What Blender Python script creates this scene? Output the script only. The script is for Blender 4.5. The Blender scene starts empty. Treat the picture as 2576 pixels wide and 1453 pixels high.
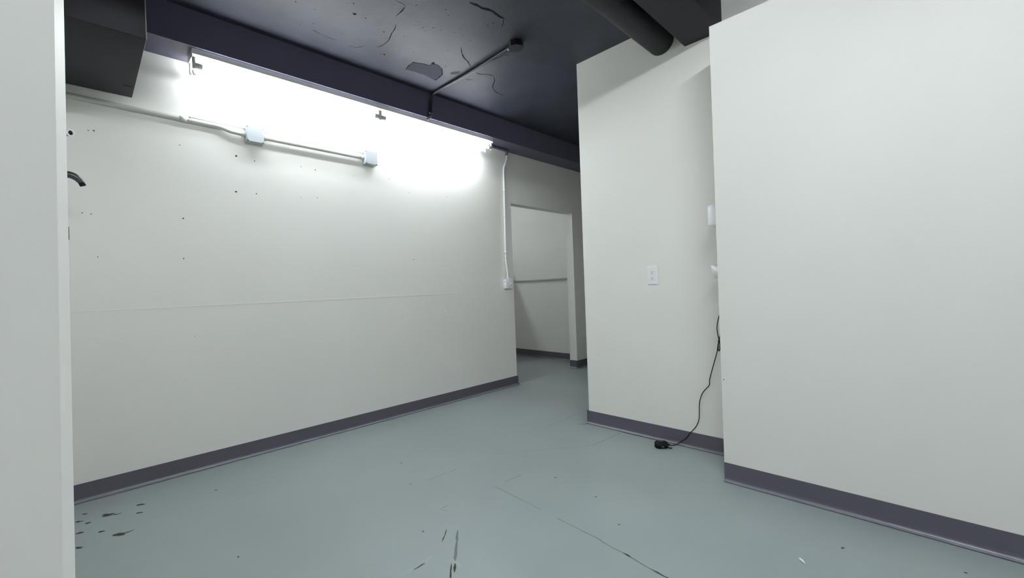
import bpy, bmesh, math, random
from mathutils import Vector, Matrix
random.seed(7)
S = bpy.context.scene
COL = S.collection
PI = math.pi
# ------------------------------------------------------------------ camera, world, exposure
# world axes: X runs along the left wall, Y points at the left wall, Z up; the camera stands over the origin
F_PX, YAW, PITCH, ROLL = 1075.43, 44.72, -0.1985, 2.1232
cd = bpy.data.cameras.new('camera'); cam = bpy.data.objects.new('camera', cd); COL.objects.link(cam)
cd.sensor_fit = 'HORIZONTAL'; cd.sensor_width = 36.0; cd.lens = F_PX / 2576.0 * 36.0; cd.clip_start = 0.03
_y, _p, _r = (math.radians(a) for a in (YAW, PITCH, ROLL))
_f = Vector((math.cos(_y)*math.cos(_p), math.sin(_y)*math.cos(_p), math.sin(_p)))
_rt = Vector((math.sin(_y), -math.cos(_y), 0)); _up = _rt.cross(_f)
_R = _rt*math.cos(_r) - _up*math.sin(_r); _U = _rt*math.sin(_r) + _up*math.cos(_r)
cam.matrix_world = Matrix(((_R.x, _U.x, -_f.x, 0), (_R.y, _U.y, -_f.y, 0), (_R.z, _U.z, -_f.z, 1.09), (0, 0, 0, 1)))
S.camera = cam
S.view_settings.view_transform = 'Standard'; S.view_settings.look = 'None'
S.view_settings.gamma = 1.0; S.view_settings.use_curve_mapping = False
S.view_settings.exposure = 0.3
w = bpy.data.worlds.new('world'); S.world = w; w.use_nodes = True
w.node_tree.nodes['Background'].inputs[0].default_value = (0.02, 0.02, 0.02, 1)
TUBE_MAIN, TUBE_BACK, TUBE_STORE = 36.0, 95.0, 62.0      # tube radiance of the three strip lights
TUBE_COL = (0.89, 0.955, 0.99)
# ------------------------------------------------------------------ dimensions (metres)
LB, HS, SB, HC, HR = 3.3604, 2.6015, 3.1162, 2.8197, 2.8197   # left wall, soffit bottom, soffit front, ceiling (both sides of the beam)
AP, BP, AW, BW, HW = 2.7896, 1.9593, 2.4339, 0.8371, 2.4598 # partition, its end, right wall, its end, its top
D0, D1, HD = 3.4224, 4.5581, 2.0333                         # doorway
BB, ARB = 0.1014, 4.9748                                    # baseboard height, far room wall
BM0, BM1 = 0.885, 1.112                                     # beam sides
CRACKS= [[(1.439, 2.247), (1.446, 2.306), (1.446, 2.367)], [(1.488, 2.44), (1.505, 2.483), (1.517, 2.549), (1.542, 2.625), (1.542, 2.681), (1.536, 2.734), (1.514, 2.767)], [(1.114, 2.849), (1.167, 2.861), (1.23, 2.867), (1.281, 2.857)], [(1.363, 2.878), (1.419, 2.853), (1.454, 2.803)], [(1.967, 2.372), (2.008, 2.416), (2.056, 2.457), (2.123, 2.485), (2.18, 2.525)], [(2.281, 2.575), (2.323, 2.567), (2.375, 2.527), (2.428, 2.521)], [(2.43, 2.524), (2.487, 2.578), (2.532, 2.648), (2.579, 2.692), (2.647, 2.72), (2.734, 2.721)], [(2.284, 2.702), (2.303, 2.711), (2.33, 2.676)], [(1.705, 1.959), (1.746, 1.948), (1.794, 1.948), (1.834, 1.93), (1.882, 1.928), (1.928, 1.934), (1.97, 1.93)], [(1.97, 1.935), (1.997, 1.968), (2.018, 2.007)], [(1.363, 2.238), (1.402, 2.237), (1.439, 2.24)], [(2.036, 2.697), (2.093, 2.768), (2.105, 2.832), (2.108, 2.893)], [(1.834, 2.897), (1.822, 2.827), (1.821, 2.761), (1.856, 2.752), (1.893, 2.731), (1.937, 2.726), (1.946, 2.685), (1.982, 2.675), (2.036, 2.697)]]
PATCH= [[(1.834, 2.897), (1.822, 2.827), (1.821, 2.761), (1.856, 2.752), (1.893, 2.731), (1.937, 2.726), (1.946, 2.685), (1.982, 2.675), (2.036, 2.697), (2.093, 2.768), (2.105, 2.832), (2.108, 2.893), (1.999, 2.874), (1.896, 2.879)], [(2.127, 2.714), (2.131, 2.681), (2.165, 2.644), (2.184, 2.652), (2.18, 2.692), (2.147, 2.725)]]
CDOTS= [(1.248, 2.514), (1.608, 2.809), (1.941, 2.678), (1.634, 2.354), (1.687, 2.312), (1.47, 2.565)]
FLINES= [[(1.374, 2.096), (1.438, 2.102), (1.492, 2.102), (1.537, 2.088), (1.599, 2.103)], [(1.644, 1.747), (1.692, 1.742), (1.785, 1.738)], [(1.228, 1.784), (1.247, 1.728)], [(1.228, 1.784), (1.283, 1.781)], [(1.145, 1.611), (1.072, 1.544)], [(1.01, 1.396), (0.962, 1.339), (0.945, 1.318)], [(1.173, 1.564), (1.105, 1.486), (1.029, 1.397)], [(1.576, 1.746), (1.57, 1.666), (1.562, 1.532), (1.559, 1.469), (1.554, 1.391)], [(1.545, 1.299), (1.54, 1.209), (1.535, 1.111), (1.533, 1.064), (1.518, 0.982), (1.518, 0.925), (1.499, 0.808), (1.493, 0.732), (1.483, 0.637)], [(2.744, 1.659), (2.52, 1.669), (2.406, 1.68)], [(2.406, 1.68), (2.215, 1.83), (1.899, 2.077)], [(2.516, 2.17), (2.915, 2.177), (3.091, 2.183)], [(2.708, 2.019), (2.769, 1.957)]]
FDOTS= [(-0.014, 3.158), (0.066, 3.051), (0.198, 3.057), (0.182, 2.948), (-0.035, 3.071), (-0.03, 2.918), (0.036, 2.853), (0.102, 2.747), (-0.036, 2.747), (-0.005, 3.016), (2.115, 0.288), (2.221, -0.053), (0.512, 2.939), (1.284, 2.136), (1.408, 2.442), (1.871, 1.562), (1.833, 1.265), (1.686, 1.042), (1.064, 1.676), (0.437, 2.111)]
# ------------------------------------------------------------------ materials
def mat(name, col, rough=0.5, spec=0.5, metal=0.0, var=0.0, vscale=3.0, bump=0.0, bscale=200.0, col2=None, detail=4.0):
    m = bpy.data.materials.new(name); m.use_nodes = True
    nt = m.node_tree; b = nt.nodes['Principled BSDF']
    b.inputs['Base Color'].default_value = (*col, 1); b.inputs['Roughness'].default_value = rough
    b.inputs['Specular IOR Level'].default_value = spec; b.inputs['Metallic'].default_value = metal
    tc = nt.nodes.new('ShaderNodeTexCoord')
    if var > 0 or col2:
        n = nt.nodes.new('ShaderNodeTexNoise'); n.inputs['Scale'].default_value = vscale; n.inputs['Detail'].default_value = detail
        nt.links.new(tc.outputs['Object'], n.inputs['Vector'])
        r = nt.nodes.new('ShaderNodeValToRGB'); r.color_ramp.elements[0].position = 0.3; r.color_ramp.elements[1].position = 0.7
        c2 = col2 or tuple(min(1, c*(1+var)) for c in col)
        c1 = col if col2 else tuple(c*(1-var) for c in col)
        r.color_ramp.elements[0].color = (*c1, 1); r.color_ramp.elements[1].color = (*c2, 1)
        nt.links.new(n.outputs['Fac'], r.inputs['Fac']); nt.links.new(r.outputs['Color'], b.inputs['Base Color'])
    if bump > 0:
        n2 = nt.nodes.new('ShaderNodeTexNoise'); n2.inputs['Scale'].default_value = bscale; n2.inputs['Detail'].default_value = 3
        nt.links.new(tc.outputs['Object'], n2.inputs['Vector'])
        bp = nt.nodes.new('ShaderNodeBump'); bp.inputs['Strength'].default_value = bump; bp.inputs['Distance'].default_value = 0.004
        nt.links.new(n2.outputs['Fac'], bp.inputs['Height']); nt.links.new(bp.outputs['Normal'], b.inputs['Normal'])
    return m
def emis(name, col, strength):
    m = bpy.data.materials.new(name); m.use_nodes = True; nt = m.node_tree; nt.nodes.clear()
    e = nt.nodes.new('ShaderNodeEmission'); o = nt.nodes.new('ShaderNodeOutputMaterial')
    e.inputs[0].default_value = (*col, 1); e.inputs[1].default_value = strength
    nt.links.new(e.outputs[0], o.inputs[0]); return m
M_WALL = mat('cream_wall_paint', (0.79, 0.78, 0.735), 0.55, 0.35, var=0.012, vscale=1.6, bump=0.03, bscale=160)
M_BOX = mat('grey_white_box_plastic', (0.43, 0.45, 0.47), 0.5, 0.3)
M_SEAM = mat('wall_seam_paint', (0.735, 0.725, 0.68), 0.6, 0.3)
M_HOLE_SHADE = mat('nail_hole_and_toe_shadow', (0.06, 0.055, 0.05), 0.9, 0.1)  # wall holes, and the painted shadow line at the partition toe
M_DARK = mat('dark_ceiling_paint', (0.033, 0.036, 0.052), 0.55, 0.4, var=0.22, vscale=4.0, bump=0.35, bscale=60, detail=8)
M_SOFF = mat('dark_soffit_paint', (0.100, 0.092, 0.142), 0.5, 0.5, var=0.05, vscale=2.0)
M_DUCT = mat('dark_duct_paint', (0.0135, 0.0115, 0.0175), 0.55, 0.3, var=0.05, vscale=2.0)
M_DPIPE = mat('black_conduit_paint', (0.010, 0.010, 0.013), 0.4, 0.4)
M_PATCH = mat('bare_plaster_patch', (0.025, 0.024, 0.036), 0.75, 0.3, var=0.12, vscale=12)
M_CRACK = mat('ceiling_crack', (0.008, 0.008, 0.011), 0.9, 0.1)
M_FLOOR = mat('grey_green_floor_paint', (0.262, 0.300, 0.300), 0.36, 0.5, vscale=1.3, col2=(0.300, 0.340, 0.338), bump=0.05, bscale=14, detail=6)
M_FDIRT = mat('floor_dirt', (0.055, 0.055, 0.045), 0.8, 0.2)
M_FPALE = mat('pale_floor_scuff', (0.33, 0.365, 0.36), 0.5, 0.4)
M_FLINE = mat('floor_joint', (0.16, 0.18, 0.175), 0.7, 0.2)
M_BASE = mat('dark_vinyl_baseboard', (0.100, 0.094, 0.118), 0.34, 0.5)
M_WHITE = mat('white_enamel', (0.80, 0.81, 0.80), 0.35, 0.5)
M_PLAST = mat('white_plastic', (0.84, 0.85, 0.85), 0.3, 0.5)
M_PIPE = mat('cream_painted_conduit', (0.50, 0.505, 0.46), 0.4, 0.5)
M_GREY = mat('grey_metal', (0.20, 0.20, 0.19), 0.5, 0.4)
M_SOCK = mat('lamp_socket_plastic', (0.80, 0.80, 0.78), 0.5, 0.4)
M_TOE = mat('pale_vinyl_toe', (0.195, 0.188, 0.225), 0.34, 0.5, var=0.12, vscale=9)  # toe strip in a paler colour than the board above, slightly mottled
M_SLOT = mat('dark_slot', (0.03, 0.03, 0.032), 0.7, 0.2)
M_BLACK = mat('black_plastic', (0.004, 0.004, 0.0045), 0.65, 0.25)
M_BLKMET = mat('black_metal', (0.035, 0.034, 0.04), 0.3, 0.6)
M_MARK = mat('pale_print', (0.7, 0.7, 0.72), 0.6, 0.2)
M_STRIKE = mat('brown_wood_edge', (0.25, 0.14, 0.12), 0.6, 0.3)
M_T1 = emis('tube_glow_main', TUBE_COL, TUBE_MAIN)
M_T2 = emis('tube_glow_back', TUBE_COL, TUBE_BACK)
M_T3 = emis('tube_glow_store', TUBE_COL, TUBE_STORE)
# ------------------------------------------------------------------ helpers
class MB:
    """collects shapes into one mesh; build() links it as one object"""
    def __init__(s): s.bm = bmesh.new(); s.mats = []; s.smooth_faces = []
    def mi(s, m):
        if m not in s.mats: s.mats.append(m)
        return s.mats.index(m)
    def box(s, a, b, m, bevel=0.0, seg=2):
        x0, y0, z0 = (min(p, q) for p, q in zip(a, b)); x1, y1, z1 = (max(p, q) for p, q in zip(a, b))
        t = bmesh.new()
        bmesh.ops.create_cube(t, size=1, matrix=Matrix.Translation(((x0+x1)/2, (y0+y1)/2, (z0+z1)/2)) @ Matrix.Diagonal((x1-x0, y1-y0, z1-z0, 1)))
        if bevel > 0: bmesh.ops.bevel(t, geom=t.edges[:], offset=bevel, segments=seg, affect='EDGES', profile=0.5)
        s.merge(t, m, smooth=bevel > 0)
    def merge(s, t, m, smooth=False):
        bmesh.ops.recalc_face_normals(t, faces=t.faces[:])
        k = s.mi(m); mp = {v: s.bm.verts.new(v.co) for v in t.verts}
        for f in t.faces:
            try: g = s.bm.faces.new([mp[v] for v in f.verts])
            except ValueError: continue
            g.material_index = k; g.smooth = smooth
        t.free()
    def poly(s, pts, m):
        f = s.bm.faces.new([s.bm.verts.new(p) for p in pts]); f.material_index = s.mi(m); return f
    def tube(s, pts, r, m, seg=12, caps=True, smooth=True, curve=0):
        P = [Vector(p) for p in pts]
        if curve:                                    # Catmull-Rom smoothing
            Q = []
            for i in range(len(P)-1):
                p0, p1, p2, p3 = P[max(i-1, 0)], P[i], P[i+1], P[min(i+2, len(P)-1)]
                for k in range(curve):
                    t = k/curve
                    Q.append(0.5*((2*p1)+(p2-p0)*t+(2*p0-5*p1+4*p2-p3)*t*t+(3*p1-p0-3*p2+p3)*t**3))
            P = Q+[P[-1]]
        t = bmesh.new(); rings = []; n = None
        for i, p in enumerate(P):
            d = (P[min(i+1, len(P)-1)]-P[max(i-1, 0)]).normalized()
            if n is None: n = d.orthogonal().normalized()
            n = (n-d*n.dot(d)).normalized(); b = d.cross(n)
            rr = r
            if isinstance(r, (list, tuple)): q = i*(len(r)-1)/(len(P)-1); k0 = min(int(q), len(r)-2); rr = r[k0]+(r[k0+1]-r[k0])*(q-k0)
            rings.append([t.verts.new(p+(n*math.cos(2*PI*k/seg)+b*math.sin(2*PI*k/seg))*rr) for k in range(seg)])
        for a, b_ in zip(rings, rings[1:]):
            for k in range(seg): t.faces.new((a[k], a[(k+1) % seg], b_[(k+1) % seg], b_[k]))
        if caps: t.faces.new(rings[0][::-1]); t.faces.new(rings[-1])
        s.merge(t, m, smooth)
    def prism(s, prof, a, b, m, smooth=False):
        """profile = list of (u, z) ; a, b = (x, y) ends of the run; u measured to the right-hand normal of a->b"""
        a = Vector((*a, 0)); b = Vector((*b, 0)); d = (b-a).normalized(); n = Vector((d.y, -d.x, 0))
        t = bmesh.new()
        A = [t.verts.new(a+n*u+Vector((0, 0, z))) for u, z in prof]; B = [t.verts.new(b+n*u+Vector((0, 0, z))) for u, z in prof]
        k = len(prof)
        for i in range(k): t.faces.new((A[i], A[(i+1) % k], B[(i+1) % k], B[i]))
        t.faces.new(A[::-1]); t.faces.new(B)
        s.merge(t, m, smooth)
    def disc(s, c, axis, r, m, seg=10, jit=0.0, sx=1.0, rot=0.0):
        pts = []
        for k in range(seg):
            an = 2*PI*k/seg; rr = r*(1+random.uniform(-jit, jit)); u, v = rr*sx*math.cos(an), rr*math.sin(an)
            u, v = u*math.cos(rot)-v*math.sin(rot), u*math.sin(rot)+v*math.cos(rot)
            p = Vector(c)
            if axis == 'z': p += Vector((u, v, 0))
            elif axis == '-z': p += Vector((u, -v, 0))
            elif axis == '-y': p += Vector((u, 0, v))
            elif axis == '-x': p += Vector((0, -u, v))
            pts.append(p)
        s.poly(pts, m)
    def ribbon(s, pts, w, z, m, down=False, jit=0.35):
        """a crack: a thin strip of uneven width lying flat at height z"""
        P = [Vector((x, y, 0)) for x, y in pts]; Q = []
        for a, b in zip(P, P[1:]):
            n = max(1, int((b-a).length/0.02))
            for k in range(n):
                q = a.lerp(b, k/n)
                if k: q += Vector((random.uniform(-1, 1), random.uniform(-1, 1), 0))*0.0015
                Q.append(q)
        Q.append(P[-1]); L = []; R = []
        for i, p in enumerate(Q):
            d = (Q[min(i+1, len(Q)-1)]-Q[max(i-1, 0)]).normalized(); n = Vector((-d.y, d.x, 0))
            e = min(i, len(Q)-1-i); ww = w*(1+random.uniform(-jit, jit))*(0.3 if e == 0 else 1)/2
            L.append(s.bm.verts.new((p.x+n.x*ww, p.y+n.y*ww, z))); R.append(s.bm.verts.new((p.x-n.x*ww, p.y-n.y*ww, z)))
        k = s.mi(m)
        for i in range(len(Q)-1):
            q = (L[i], L[i+1], R[i+1], R[i]) if down else (R[i], R[i+1], L[i+1], L[i])
            s.bm.faces.new(q).material_index = k
    def build(s, name, parent=None, origin=None, **kw):
        me = bpy.data.meshes.new(name); o = bpy.data.objects.new(name, me)
        if origin is not None:
            bmesh.ops.translate(s.bm, verts=s.bm.verts[:], vec=-Vector(origin))
        s.bm.to_mesh(me); s.bm.free()
        for m in s.mats: me.materials.append(m)
        COL.objects.link(o)
        if parent: o.parent = parent
        if origin is not None: o.location = Vector(origin)-(Vector(world_loc(parent)) if parent else Vector())
        for k, v in kw.items(): o[k] = v
        return o
def world_loc(o):
    p = Vector()
    while o: p += o.location; o = o.parent
    return p
def thing(name, label, cat, loc, group=None):
    o = bpy.data.objects.new(name, None); COL.objects.link(o); o.location = loc; o.empty_display_size = 0.05
    o['label'] = label; o['category'] = cat
    if group: o['group'] = group
    return o
def part(name, mb, parent, **kw):                 # mesh given in world coordinates, parented at its thing
    return mb.build(name, parent, origin=world_loc(parent), **kw)
def struct(name, mb): return mb.build(name, kind='structure')

# ------------------------------------------------------------------ the setting
X0, Y0, XH, YS = -2.2, -3.4, 6.2, 6.6            # extents: behind the camera, hall end, far room end
m = MB()
m.box((X0-.1, Y0-.1, -.1), (XH+.2, YS+.1, 0), M_FLOOR)
for i, pts in enumerate(FLINES):
    wd = [.0025, .0035, .003, .003, .005, .006, .010, .0025, .0035, .0035, .002, .0025, .006][i]
    m.ribbon(pts, wd, .0006, M_FDIRT if i in (4, 5, 12) else M_FLINE)
for i, (x, y) in enumerate(FDOTS):
    big = i < 10
    m.disc((x, y, .0006), 'z', (.017 if i in (1, 7) else .009 if big else .005)*random.uniform(.7, 1.1), M_FDIRT, 9, .45, 1.9 if big else 1.4, -.6)
m.ribbon([(.079, 3.040), (.098, 3.020), (.120, 3.015)], .012, .0005, M_FDIRT); m.ribbon([(.10, 2.755), (.125, 2.745), (.15, 2.75)], .008, .0005, M_FDIRT)
for pts, wd in (([(1.516, .925), (1.511, .885)], .008), ([(1.497, .79), (1.49, .70)], .006), ([(1.02, 1.385), (.985, 1.345)], .010)): m.ribbon(pts, wd, .0008, M_FDIRT)
for pts, wd in (([(.84, 1.493), (.891, 1.485), (.948, 1.477)], .010), ([(.732, 1.631), (.803, 1.607)], .006), ([(.858, 1.478), (.926, 1.479), (.993, 1.498)], .007), ([(1.029, 1.421), (1.028, 1.387), (1.022, 1.348)], .012),
                ([(.984, 1.604), (1.013, 1.591)], .007), ([(.995, 1.424), (1.02, 1.413)], .012), ([(1.076, 1.81), (1.156, 1.785), (1.219, 1.782)], .004), ([(1.47, 1.267), (1.498, 1.19)], .004)):
    m.ribbon(pts, wd, .0004, M_FPALE, jit=.6)
m.ribbon([(AP-.0215, 1.665), (AP-.0205, 1.55), (AP-.0215, 1.40)], .0045, .0007, M_HOLE_SHADE); m.ribbon([(AP-.020, 1.955), (AP-.045, 1.99)], .004, .0007, M_HOLE_SHADE)  # first strip paints the shadow line along the partition toe; second is a crack
struct('floor', m)
m = MB()
m.box((X0-.1, Y0-.1, HC), (XH+.2, YS+.1, HC+.1), M_DARK)
for i, pts in enumerate(CRACKS):
    wd = [.006, .0055, .004, .004, .008, .009, .007, .007, .017, .005, .004, .010, .006][i]
    m.ribbon(pts, wd, HC-.0006-(.0004 if i > 10 else 0), M_CRACK, down=True)
for pts in PATCH:
    t = bmesh.new(); f = t.faces.new([t.verts.new((x, y, HC-.0005)) for x, y in pts]); bmesh.ops.triangulate(t, faces=[f])
    for f in t.faces:
        f.normal_update()
        if f.normal.z > 0: f.normal_flip()
    k = m.mi(M_PATCH); mp = {v: m.bm.verts.new(v.co) for v in t.verts}
    for f in t.faces: m.bm.faces.new([mp[v] for v in f.verts]).material_index = k
    t.free()
for i, (x, y) in enumerate(CDOTS): m.disc((x, y, HC-.0006), '-z', [.012, .008, .014, .005, .005, .006][i], M_CRACK, 8, .4)
for _ in range(60):
    m.disc((random.uniform(.7, 2.2), random.uniform(1.7, 2.9), HC-.0006), '-z', random.uniform(.0015, .004), M_CRACK, 7, .4, 1.5, random.uniform(0, 3))
struct('ceiling', m)
m = MB()
m.box((-.2, LB, 0), (D0, LB+.115, HC), M_WALL); m.box((D0, LB, HD), (D1, LB+.115, HC), M_WALL); m.box((D1, LB, 0), (XH+.1, LB+.115, HC), M_WALL)
holes = [(.773, 2.054, 6), (.883, 2.039, 4), (1.192, 2.054, 3), (1.296, 2.048, 4), (1.592, 2.049, 2.5), (1.919, 2.074, 3), (.765, 1.81, 6), (.887, 1.812, 4.5),
         (1.183, 1.821, 3), (1.303, 1.835, 3), (.468, 2.063, 3), (.471, 1.602, 5), (.465, 1.349, 4), (.058, 2.06, 3), (.081, 2.063, 4), (.021, 1.593, 3),
         (.056, 1.59, 3), (.076, 1.349, 3), (2.147, 1.628, 3), (2.136, 1.378, 4), (2.502, .904, 3), (.506, .855, 2), (2.121, 1.979, 3), (2.543, 1.996, 3)]
for x, z, r in holes: m.disc((x, LB-.0006, z), '-y', r*.001, M_HOLE_SHADE, 8, .3)
z0, z1 = 1.042, 1.053
tt = bmesh.new()
A = [tt.verts.new((-.1, LB+o, z0+d)) for o, d in ((.0005, 0), (-.0012, .001), (-.0012, .004), (.0005, .005))]
B = [tt.verts.new((2.75, LB+o, z1+d)) for o, d in ((.0005, 0), (-.0012, .001), (-.0012, .004), (.0005, .005))]
for i in range(4): tt.faces.new((A[i], A[(i+1) % 4], B[(i+1) % 4], B[i]))
tt.faces.new(A); tt.faces.new(B); m.merge(tt, M_WALL)
for c in [(2.49, .93, 9), (2.51, .88, 7), (2.0, .86, 8)]: m.disc((c[0], LB-.0005, c[1]), '-y', c[2]*.001, M_SEAM, 10, .3)
struct('wall_left', m)
# partition with the outlet, the hall side behind it
m = MB()
m.box((AP, Y0, 0), (AP+.115, BP, HC), M_WALL)
m.box((AP+.115, BP-.115, 0), (XH, BP, HC), M_WALL)
struct('wall_partition', m)
m = MB(); m.box((AW, Y0, 0), (AP, BW, HW), M_WALL)
m.disc((AW-.0006, .825, .55), '-x', .003, M_HOLE_SHADE, 8)
struct('wall_right', m)
m = MB(); m.box((XH, BP-.115, 0), (XH+.1, LB, HC), M_WALL); struct('wall_hall_end', m)
# the wall end right beside the camera: its narrow lit face leans by a degree
def near(y, z, k0, k1): return y*(k0+k1*((z-1.09)/y))
m = MB(); t = bmesh.new(); y0, y1 = .35, .47
def nx0(z): return y0*-.0245 + .0171*(z-1.09)
def nx1(z): return y1*-.0122 + .0141*(z-1.09)
V = []
for z in (0, HC):
    V.append([t.verts.new(p) for p in ((X0, y0, z), (nx0(z), y0, z), (nx1(z), y1, z), (X0, y1, z))])
for i in range(4): t.faces.new((V[0][i], V[0][(i+1) % 4], V[1][(i+1) % 4], V[1][i]))
t.faces.new(V[0]); t.faces.new(V[1])
m.merge(t, M_WALL); wn = struct('wall_near', m)
m = MB(); m.box((-.0125, y1, 1.1395), (-.0045, y1+.004, 1.149), M_STRIKE); m.build('strike_plate', wn, label='brown edge of a strike plate')
m = MB(); m.box((-.2, y1+.004, 0), (-.10, LB, HC), M_WALL); struct('wall_side', m)
m = MB(); m.box((X0-.1, Y0-.1, 0), (X0, y1, HR), M_WALL); m.box((X0, Y0-.1, 0), (AP+.115, Y0, HR), M_WALL); struct('wall_back', m)
# far room seen through the doorway
m = MB(); m.box((ARB, LB+.115, 0), (ARB+.1, YS, HC), M_WALL)
for c in [(4.42, .62, .010), (4.36, .60, .006), (4.2, .57, .007), (4.0, .74, .006)]: m.disc((ARB-.0006, c[0], c[1]), '-x', c[2], M_SEAM, 9, .35, 2.2)
struct('wall_far', m)
m = MB(); m.box((2.6, LB+.115, 0), (2.7, YS, HC), M_WALL); m.box((2.6, YS, 0), (ARB+.1, YS+.1, HC), M_WALL); struct('wall_far_room', m)
m = MB(); m.box((3.2, 5.05, 0), (ARB, 5.15, 1.66), M_WALL); struct('wall_shadow_blocker', m)  # unseen low wall, added to cast the slanted shadow on the far room wall
# dark soffit along the left wall, dark beam to the partition
m = MB(); m.box((-.10, SB, HS), (XH, LB, HC), M_SOFF); struct('trim_1', m)
m = MB(); m.box((X0, BM0, HS), (AP, BM1, HR-.001), M_DUCT); struct('trim_2', m)
# coved vinyl baseboards: drop, then a toe that flares onto the floor
PROF = [(-.001, BB), (.0026, BB-.001), (.0030, .026), (.0044, .0165), (.0066, .0125), (.0060, .0004), (-.001, .0004)]
TOE = [(.0066, .0125), (.0090, .0096), (.0150, .0062), (.0185, .0050), (.0187, .0030), (.0080, .0030), (.0060, .0030)]
def baseboard(name, runs):
    m = MB()
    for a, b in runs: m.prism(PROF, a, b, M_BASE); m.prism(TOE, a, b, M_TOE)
    return struct(name, m)
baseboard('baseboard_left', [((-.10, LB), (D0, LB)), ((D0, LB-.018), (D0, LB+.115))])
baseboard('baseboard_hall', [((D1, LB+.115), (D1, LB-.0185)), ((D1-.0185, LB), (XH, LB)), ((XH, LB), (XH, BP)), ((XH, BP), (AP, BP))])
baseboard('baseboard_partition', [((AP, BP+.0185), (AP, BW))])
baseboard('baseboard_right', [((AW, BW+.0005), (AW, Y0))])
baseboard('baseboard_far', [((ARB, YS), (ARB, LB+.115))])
# ------------------------------------------------------------------ strip lights
def strip_light(name, label, loc, glow, group=None, halves=2, L=2.452):
    """8-foot twin strip: housing on the soffit, two rows of two tubes, sockets at the ends and in the middle; origin at top centre"""
    x, y, z = loc; t = thing(name, label, 'light fixture', loc, group)
    m = MB(); x0, x1 = x-L/2, x+L/2
    m.prism([(-.065, z-.001), (.065, z-.001), (.065, z-.034), (.045, z-.050), (-.045, z-.050), (-.065, z-.034)], (x0, y), (x1, y), M_WHITE)
    part('housing', m, t)
    for xe, s in ((x0, -1), (x1, 1)):
        m = MB(); m.box((xe+s*.0005, y-.066, z-.052), (xe+s*.0030, y+.066, z-.001), M_WHITE, .0008); part('end_plate', m, t)
    for sy in (-.05, .05):
        for xe, s in ((x0, 1), (x1, -1)):
            m = MB(); m.box((xe+s*.001, y+sy-.011, z-.118), (xe+s*.016, y+sy+.011, z-.050), M_WHITE, .004); part('lamp_holder', m, t)
        m = MB(); m.box((x-.014, y+sy-.011, z-.120), (x+.014, y+sy+.011, z-.050), M_SOCK, .004); part('lamp_holder', m, t, label='grey back to back middle lamp holder')
        for a, b in ((x0+.016, x-.0145), (x+.0145, x1-.016)):
            m = MB(); m.tube([(a+.03, y+sy, z-.098), (b-.03, y+sy, z-.098)], .0155, glow, 14); tb = part('fluorescent_tube', m, t)
            for q, s in ((a, 1), (b, -1)):
                m = MB(); m.tube([(q+s*.0005, y+sy, z-.098), (q+s*.034, y+sy, z-.098)], .0164, M_SOCK, 14); part('metal_cap', m, tb)
    return t
strip_light('fluorescent_light', 'long lit white strip light under the dark soffit along the left wall', (1.740, 3.200, HS), M_T1)
strip_light('fluorescent_light.001', 'strip light on the ceiling right above the camera, out of view', (.46, -.07, HC), M_T2)
strip_light('fluorescent_light.002', 'strip light on the ceiling of the room beyond the doorway, hidden by the wall', (3.40, 5.55, HC), M_T3, L=1.25)
# ------------------------------------------------------------------ ductwork and round duct
t = thing('duct', 'boxy black painted ductwork box in the upper left corner above the conduit', 'duct', (.07, 2.92, HC))
m = MB(); m.box((-.10, 2.53, 2.282), (.2465, 3.318, HC-.001), M_DUCT, .003); part('duct_box', m, t)
m = MB(); m.box((.2440, 2.528, 2.281), (.2480, 2.532, HC-.001), M_GREY, .001); part('corner_seam', m, t, label='thin pale metal corner seam')
m = MB(); m.box((.200, 3.145, 2.2805), (.236, 3.152, 2.2822), M_SLOT); part('slot', m, t)
t = thing('round_duct', 'round black pipe duct running beside the dark beam into the partition', 'duct', (1.0, 1.268, 2.70))
m = MB(); m.tube([(X0, 1.268, 2.700), (AP-.001, 1.268, 2.700)], .088, M_DUCT, 40); part('pipe', m, t)
for xx in (-.6,):
    m = MB(); m.tube([(xx, 1.268, 2.700), (xx+.03, 1.268, 2.700)], .0895, M_DUCT, 40); part('joint_band', m, t)
# ------------------------------------------------------------------ conduits and boxes on the left wall
def conduit(name, label, pts, r, m_, couplings=(), curve=0, group=None, mcoup=None, extra=None):
    t = thing(name, label, 'conduit', pts[0], group)
    m = MB(); m.tube(pts, r, m_, 14, curve=curve); part('pipe', m, t)
    for a, b, k in couplings:
        m = MB(); m.tube([a, b], r*k, mcoup or m_, 14); part('coupling', m, t)
    return t
CY, CZ = LB-.0150, 2.212
conduit('conduit', 'white painted wall conduit running from behind the near wall to the left junction box', [(-.10, CY, 2.232), (.30, CY, 2.229), (.60, CY, 2.226), (.68, CY-.003, 2.224), (.74, CY-.009, 2.208), (.79, CY-.010, 2.204), (.826, CY-.010, 2.204)], .0145, M_PIPE,
        [((.470, CY, 2.2275), (.505, CY, 2.2273), 1.18), ((.806, CY-.010, 2.204), (.8255, CY-.010, 2.204), 1.25)], curve=5)
t = conduit('conduit.001', 'white painted straight conduit between the two square junction boxes', [(.9335, CY-.010, CZ-.006), (1.6795, CY-.010, CZ-.006)], .0145, M_PIPE,
        [((.934, CY-.010, CZ-.006), (.954, CY-.010, CZ-.006), 1.25), ((1.660, CY-.010, CZ-.006), (1.679, CY-.010, CZ-.006), 1.25)])
def cable(name, label, pts):
    t = thing(name, label, 'cable', pts[0])
    m = MB(); m.tube(pts, .0032, M_PIPE, 8); part('wire', m, t)
    for p, s in ((pts[0], 1), (pts[-1], -1)):
        m = MB(); m.tube([p, (p[0]+s*.012, p[1], p[2])], .006, M_PIPE, 8); part('clip', m, t)
cable('cable', 'thin wire on the wall running into the upper side of the left junction box', [(.52, LB-.006, 2.252), (.827, LB-.030, 2.242)])
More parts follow.
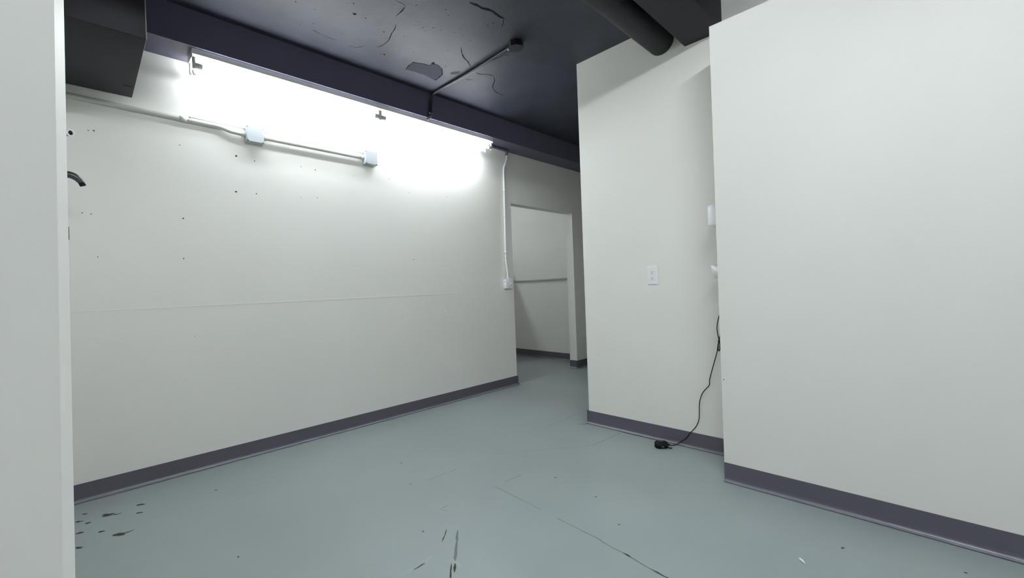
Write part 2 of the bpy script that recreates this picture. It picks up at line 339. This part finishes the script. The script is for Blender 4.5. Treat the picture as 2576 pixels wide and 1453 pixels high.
cable('cable.001', 'thin wire just above the conduit between the two junction boxes', [(.934, LB-.030, 2.243), (1.679, LB-.030, 2.243)])
def jbox(name, label, x0, x1):
    t = thing(name, label, 'junction box', ((x0+x1)/2, LB, 2.207), 'square junction boxes')
    m = MB(); m.box((x0, LB-.0575, 2.154), (x1, LB-.0005, 2.262), M_BOX, .004); part('box_body', m, t)
    yf = LB-.0578; c = .014; a, b, z0, z1 = x0+.002, x1-.002, 2.156, 2.260
    prof = [(a+c, z0), (b-c, z0), (b, z0+c), (b, z1-c), (b-c, z1), (a+c, z1), (a, z1-c), (a, z0+c)]
    tt = bmesh.new(); f0 = [tt.verts.new((x, yf, z)) for x, z in prof]; f1 = [tt.verts.new((x, yf-.0055, z)) for x, z in prof]
    tt.faces.new(f0); tt.faces.new(f1)
    for i in range(8): tt.faces.new((f0[i], f0[(i+1) % 8], f1[(i+1) % 8], f1[i]))
    m = MB(); m.merge(tt, M_BOX); part('cover', m, t)
    for sx in (a+.0055, b-.0055):
        for sz in (z0+.0055, z1-.0055):
            m = MB(); m.tube([(sx, yf+.0003, sz), (sx, yf-.0035, sz)], .0060, M_GREY, 8); part('screw', m, t, label='grey corner screw')
    return t
jbox('junction_box', 'square white junction box on the left, where the long conduit ends', .8262, .9332)
jbox('junction_box.001', 'square white junction box on the right, under the middle of the lamp', 1.6798, 1.7868)
# switch box and its riser by the doorway
t = thing('switch_box', 'small white surface switch box at the left edge of the doorway', 'switch', (3.31, LB, 1.13))
m = MB(); m.box((3.262, LB-.044, 1.080), (3.352, LB-.0005, 1.182), M_PLAST, .004); part('box_body', m, t)
m = MB(); m.box((3.256, LB-.0495, 1.084), (3.358, LB-.0442, 1.188), M_PLAST, .002); pl_ = part('cover_plate', m, t)
m = MB(); m.box((3.318, LB-.058, 1.128), (3.340, LB-.0497, 1.140), M_PLAST, .003); part('toggle', m, pl_)
for zz in (1.094, 1.176):
    m = MB(); m.tube([(3.307, LB-.0493, zz), (3.307, LB-.0508, zz)], .003, M_GREY, 8); part('screw', m, pl_)
m = MB(); m.box((3.2615, LB-.030, 1.150), (3.2619, LB-.022, 1.160), M_SLOT); part('knockout', m, t)
m = MB(); m.box((3.2615, LB-.030, 1.100), (3.2619, LB-.022, 1.108), M_SLOT); part('knockout', m, t)
ry = LB-.013
conduit('conduit.002', 'thin white vertical conduit dropping from the soffit to the switch box', [(3.374, ry, 2.555), (3.372, ry, 2.53), (3.345, ry, 2.46), (3.322, ry, 2.41), (3.316, ry, 2.34), (3.314, ry, 2.16), (3.300, ry, 1.48), (3.298, ry-.001, 1.40), (3.309, ry-.006, 1.27), (3.310, ry-.010, 1.22), (3.310, ry-.010, 1.189)], .0105, M_PLAST,
        [((3.314, ry, 2.175), (3.3137, ry, 2.14), 1.2), ((3.3005, ry, 1.495), (3.2995, ry, 1.465), 1.25), ((3.310, ry-.010, 1.205), (3.310, ry-.010, 1.189), 1.3)], curve=5)
conduit('conduit.003', 'black painted conduit stub at the soffit edge above the white riser', [(3.06, ry-.05, HS-.011), (3.30, ry-.05, HS-.011), (3.350, ry-.04, HS-.013), (3.371, ry-.012, HS-.020), (3.374, ry, HS-.034), (3.374, ry, 2.556)], .0112, M_SOFF, curve=4)
# black ceiling conduit and octagon box
conduit('conduit.004', 'black painted conduit across the ceiling from the soffit to the octagon box', [(2.190, 3.133, HS-.012), (2.195, 3.112, HS+.004), (2.200, 3.100, HS+.03), (2.205, 3.098, HC-.10), (2.208, 3.075, HC-.035), (2.212, 3.01, HC-.014), (2.225, 2.60, HC-.0125), (2.215, 2.19, HC-.0125), (2.212, 2.12, HC-.016)], .0115, M_DPIPE,
        [((2.1985, 3.099, HS+.03), (2.1995, 3.0985, HS+.055), 1.35), ((2.213, 2.14, HC-.014), (2.212, 2.112, HC-.0155), 1.4)], curve=5)
t = thing('ceiling_box', 'black octagonal electrical box on the ceiling at the end of the black conduit', 'junction box', (2.215, 2.065, HC))
m = MB(); m.tube([(2.215, 2.065, HC-.0005), (2.215, 2.065, HC-.040)], .052, M_DPIPE, 8, smooth=False); part('box_body', m, t)
m = MB(); m.tube([(2.215, 2.065, HC-.0405), (2.215, 2.065, HC-.043)], .054, M_DPIPE, 8, smooth=False); part('cover', m, t)
t = thing('loose_cable', 'short pale cable end lying along the black ceiling conduit', 'cable', (2.26, 2.3, HC))
m = MB(); m.tube([(2.242, 2.48, HC-.006), (2.243, 2.36, HC-.007), (2.255, 2.25, HC-.012), (2.265, 2.20, HC-.018)], .0045, M_DARK, 8, curve=4); part('wire', m, t)
# ------------------------------------------------------------------ outlet on the partition
t = thing('wall_outlet', 'white duplex power outlet on the partition wall', 'outlet', (AP, 1.3885, 1.1375))
xf = AP
m = MB(); tt = bmesh.new()
def ring(hw, hh, x): return [tt.verts.new((x, 1.3885+s*hw, 1.1375+u*hh)) for s, u in ((-1, -1), (1, -1), (1, 1), (-1, 1))]
r0, r1, r2 = ring(.0385, .0635, xf-.0005), ring(.0385, .0635, xf-.0025), ring(.0335, .0585, xf-.006)
tt.faces.new(r0); tt.faces.new(r2)
for a, b in ((r0, r1), (r1, r2)):
    for i in range(4): tt.faces.new((a[i], a[(i+1) % 4], b[(i+1) % 4], b[i]))
m.merge(tt, M_PLAST); part('cover_plate', m, t)
for dz in (-.0205, .0205):
    zc = 1.1375+dz; m = MB(); tt = bmesh.new(); pr = []
    for k in range(24):
        an = 2*PI*k/24; pr.append((max(-.0172, min(.0172, .0172*1.25*math.cos(an))), max(-.0145, min(.0145, .0172*1.1*math.sin(an)))))
    f0 = [tt.verts.new((xf-.0061, 1.3885+u, zc+v)) for u, v in pr]; f1 = [tt.verts.new((xf-.0085, 1.3885+u*.97, zc+v*.97)) for u, v in pr]
    tt.faces.new(f0); tt.faces.new(f1)
    for i in range(24): tt.faces.new((f0[i], f0[(i+1) % 24], f1[(i+1) % 24], f1[i]))
    m.merge(tt, M_PLAST); rc = part('receptacle', m, t)
    m = MB()
    m.box((xf-.0088, 1.3885+.0050, zc-.001), (xf-.0086, 1.3885+.0074, zc+.0085), M_SLOT); m.box((xf-.0088, 1.3885-.0074, zc+.000), (xf-.0086, 1.3885-.0052, zc+.0080), M_SLOT)
    m.disc((xf-.0088, 1.3885, zc-.0075), '-x', .0028, M_SLOT, 10)
    part('slots', m, rc)
m = MB(); m.tube([(xf-.006, 1.3885, 1.1375), (xf-.0075, 1.3885, 1.1375)], .0028, M_PLAST, 10); part('screw', m, t)
# ------------------------------------------------------------------ things on the end of the right wall
t = thing('thermostat', 'rounded white wall box, upper one peeking past the right wall edge', 'thermostat', (2.58, BW, 1.455))
m = MB(); m.box((2.52, BW+.0005, 1.392), (2.64, BW+.012, 1.518), M_PLAST, .004); part('back_plate', m, t)
m = MB(); m.box((2.522, BW+.0122, 1.394), (2.638, BW+.078, 1.516), M_PLAST, .016, 4); part('cover', m, t)
t = thing('plug_box', 'tapered white box under the thermostat, lower one at the right wall edge', 'electrical box', (2.59, BW, 1.14))
m = MB(); tt = bmesh.new()
a = [tt.verts.new(p) for p in ((2.55, BW+.0005, 1.100), (2.63, BW+.0005, 1.100), (2.63, BW+.060, 1.100), (2.55, BW+.060, 1.100))]
b = [tt.verts.new(p) for p in ((2.55, BW+.0005, 1.176), (2.63, BW+.0005, 1.176), (2.63, BW+.080, 1.176), (2.55, BW+.080, 1.176))]
tt.faces.new(a); tt.faces.new(b)
for i in range(4): tt.faces.new((a[i], a[(i+1) % 4], b[(i+1) % 4], b[i]))
bmesh.ops.bevel(tt, geom=tt.edges[:], offset=.003, segments=2, affect='EDGES')
m.merge(tt, M_PLAST, True); part('box_body', m, t)
m = MB(); m.tube([(2.60, BW+.050, 1.1765), (2.60, BW+.050, 1.20), (2.60, BW+.046, 1.29), (2.60, BW+.03, 1.36), (2.60, BW+.02, 1.3915)], .0055, M_PIPE, 8); part('conduit', m, t)
# ------------------------------------------------------------------ power adapter with its cord
t = thing('power_adapter', 'small black power adapter on the floor with its cord up the partition', 'power adapter', (2.66, 1.30, 0))
m = MB(); tt = bmesh.new()
prof = [(2.668, 1.268), (2.692, 1.276), (2.709, 1.296), (2.706, 1.318), (2.676, 1.350), (2.650, 1.350), (2.629, 1.330), (2.629, 1.308)]
f0 = [tt.verts.new((x, y, .0008)) for x, y in prof]; f1 = [tt.verts.new((x, y, .036)) for x, y in prof]
tt.faces.new(f0); tt.faces.new(f1)
for i in range(8): tt.faces.new((f0[i], f0[(i+1) % 8], f1[(i+1) % 8], f1[i]))
bmesh.ops.bevel(tt, geom=tt.edges[:], offset=.003, segments=2, affect='EDGES'); m.merge(tt, M_BLACK, True); bd = part('body', m, t)
m = MB()
for k in range(7):
    cx, cy = 2.676+k*.0024, 1.330-k*.0035
    m.box((cx, cy-.0013, .0361), (cx+.0028, cy+.0013, .0366), M_MARK)
part('printed_mark', m, bd, label='pale printed mark')
for q in (.38, .55):
    m = MB(); cx, cy = 2.629+q*.039-.0006, 1.308-q*.040-.0006; m.box((cx-.001, cy-.001, .011), (cx+.001, cy+.001, .017), M_MARK); part('printed_mark', m, bd, label='pale printed mark')
m = MB(); m.tube([(2.698, 1.286, .018), (2.706, 1.276, .015), (2.714, 1.270, .011)], [.007, .0055, .0035], M_BLACK, 10); part('strain_relief', m, t)
CORD = [(2.713, 1.271, .011), (2.728, 1.264, .007), (2.745, 1.257, .0055), (2.766, 1.240, .013), (2.776, 1.215, .036), (2.779, 1.190, .057), (2.781, 1.161, .099), (2.781, 1.126, .142), (2.781, 1.104, .192), (2.781, 1.099, .242), (2.781, 1.097, .294), (2.781, 1.087, .341), (2.781, 1.067, .383),
        (2.781, 1.031, .427), (2.781, 1.027, .466), (2.780, .999, .564), (2.776, .975, .642), (2.772, .966, .690), (2.770, .958, .713), (2.772, .964, .742), (2.775, .970, .794), (2.772, .961, .841), (2.765, .948, .880), (2.72, .905, 1.00), (2.66, .875, 1.075), (2.62, .868, 1.0995)]
m = MB(); m.tube(CORD, .0026, M_BLACK, 8, curve=4); part('cord', m, t)
m = MB(); m.tube([(2.760, .942, .765), (2.761, .951, .740), (2.763, .953, .712), (2.763, .953, .670), (2.763, .956, .654), (2.763, .962, .657), (2.763, .962, .690), (2.764, .955, .715), (2.762, .945, .74)], .0030, M_BLACK, 8, curve=4); cl = part('cord_loop', m, t)
m = MB(); m.box((2.758, .947, .706), (2.770, .962, .718), M_BLACK, .002); part('tie', m, cl)
m = MB(); m.tube([(2.694, 1.280, .007), (2.688, 1.270, .004), (2.681, 1.262, .0035), (2.684, 1.254, .0035), (2.692, 1.250, .0035)], .003, M_BLACK, 8, curve=3); part('plug_lead', m, t)
t = thing('plastic_sliver', 'small white sliver lying alone on the floor in front of the right wall', 'scrap', (1.914, .386, 0))
m = MB(); m.tube([(1.925, .398, .0035), (1.914, .386, .004), (1.903, .375, .0022)], [.0046, .0044, .0008], M_PLAST, 8); part('sliver', m, t)
# ------------------------------------------------------------------ hook and pipe stub on the hidden side wall
t = thing('coat_hook', 'curved black hook sticking out from behind the near wall', 'hook', (-.10, 3.0, 1.70))
m = MB(); m.box((-.0995, 2.985, 1.66), (-.094, 3.015, 1.78), M_BLKMET, .002); part('back_plate', m, t)
m = MB(); m.tube([(-.095, 3.0, 1.712), (-.06, 3.0, 1.722), (-.02, 3.0, 1.722), (.002, 3.0, 1.712), (.016, 3.0, 1.695), (.022, 3.0, 1.682)], [.017, .017, .0165, .016, .013, .010], M_BLKMET, 14, curve=4); part('arm', m, t)
m = MB(); m.tube([(.020, 3.0, 1.688), (.026, 3.0, 1.674)], .0125, M_BLACK, 12); part('tip', m, t)
t = thing('pipe_stub', 'short open metal tube end sticking out behind the near wall above the hook', 'pipe', (-.10, 3.0, 1.93))
PS = [(-.0995, 3.09, 1.945), (-.080, 3.085, 1.944), (-.055, 3.055, 1.938), (-.0135, 3.0, 1.929)]
m = MB(); m.tube(PS, .0160, M_GREY, 16, curve=3); part('tube', m, t)
d_ = (Vector(PS[3])-Vector(PS[2])).normalized(); u_ = Vector((0, 0, 1)).cross(d_).normalized(); v_ = d_.cross(u_); c_ = Vector(PS[3])+d_*.0005
m = MB(); tt = bmesh.new(); R_ = []
for rr, dd in ((.0178, 0), (.0178, .006), (.0112, .006), (.0112, 0)):
    R_.append([tt.verts.new(c_+d_*dd+(u_*math.cos(2*PI*k/20)+v_*math.sin(2*PI*k/20))*rr) for k in range(20)])
for a, b in zip(R_, R_[1:]+R_[:1]):
    for k in range(20): tt.faces.new((a[k], a[(k+1) % 20], b[(k+1) % 20], b[k]))
m.merge(tt, M_WHITE); part('rim', m, t, label='white rim')
m = MB(); m.tube([c_, c_+d_*.0005], .0110, M_SLOT, 16); part('bore', m, t, label='dark opening of the tube')
# conduit on the far room wall
conduit('conduit.005', 'thin horizontal conduit across the far room wall seen through the doorway', [(ARB-.026, 3.62, 1.188), (ARB-.026, 5.04, 1.188)], .011, M_PIPE,
        [((ARB-.026, 4.30, 1.188), (ARB-.026, 4.335, 1.188), 1.15)])
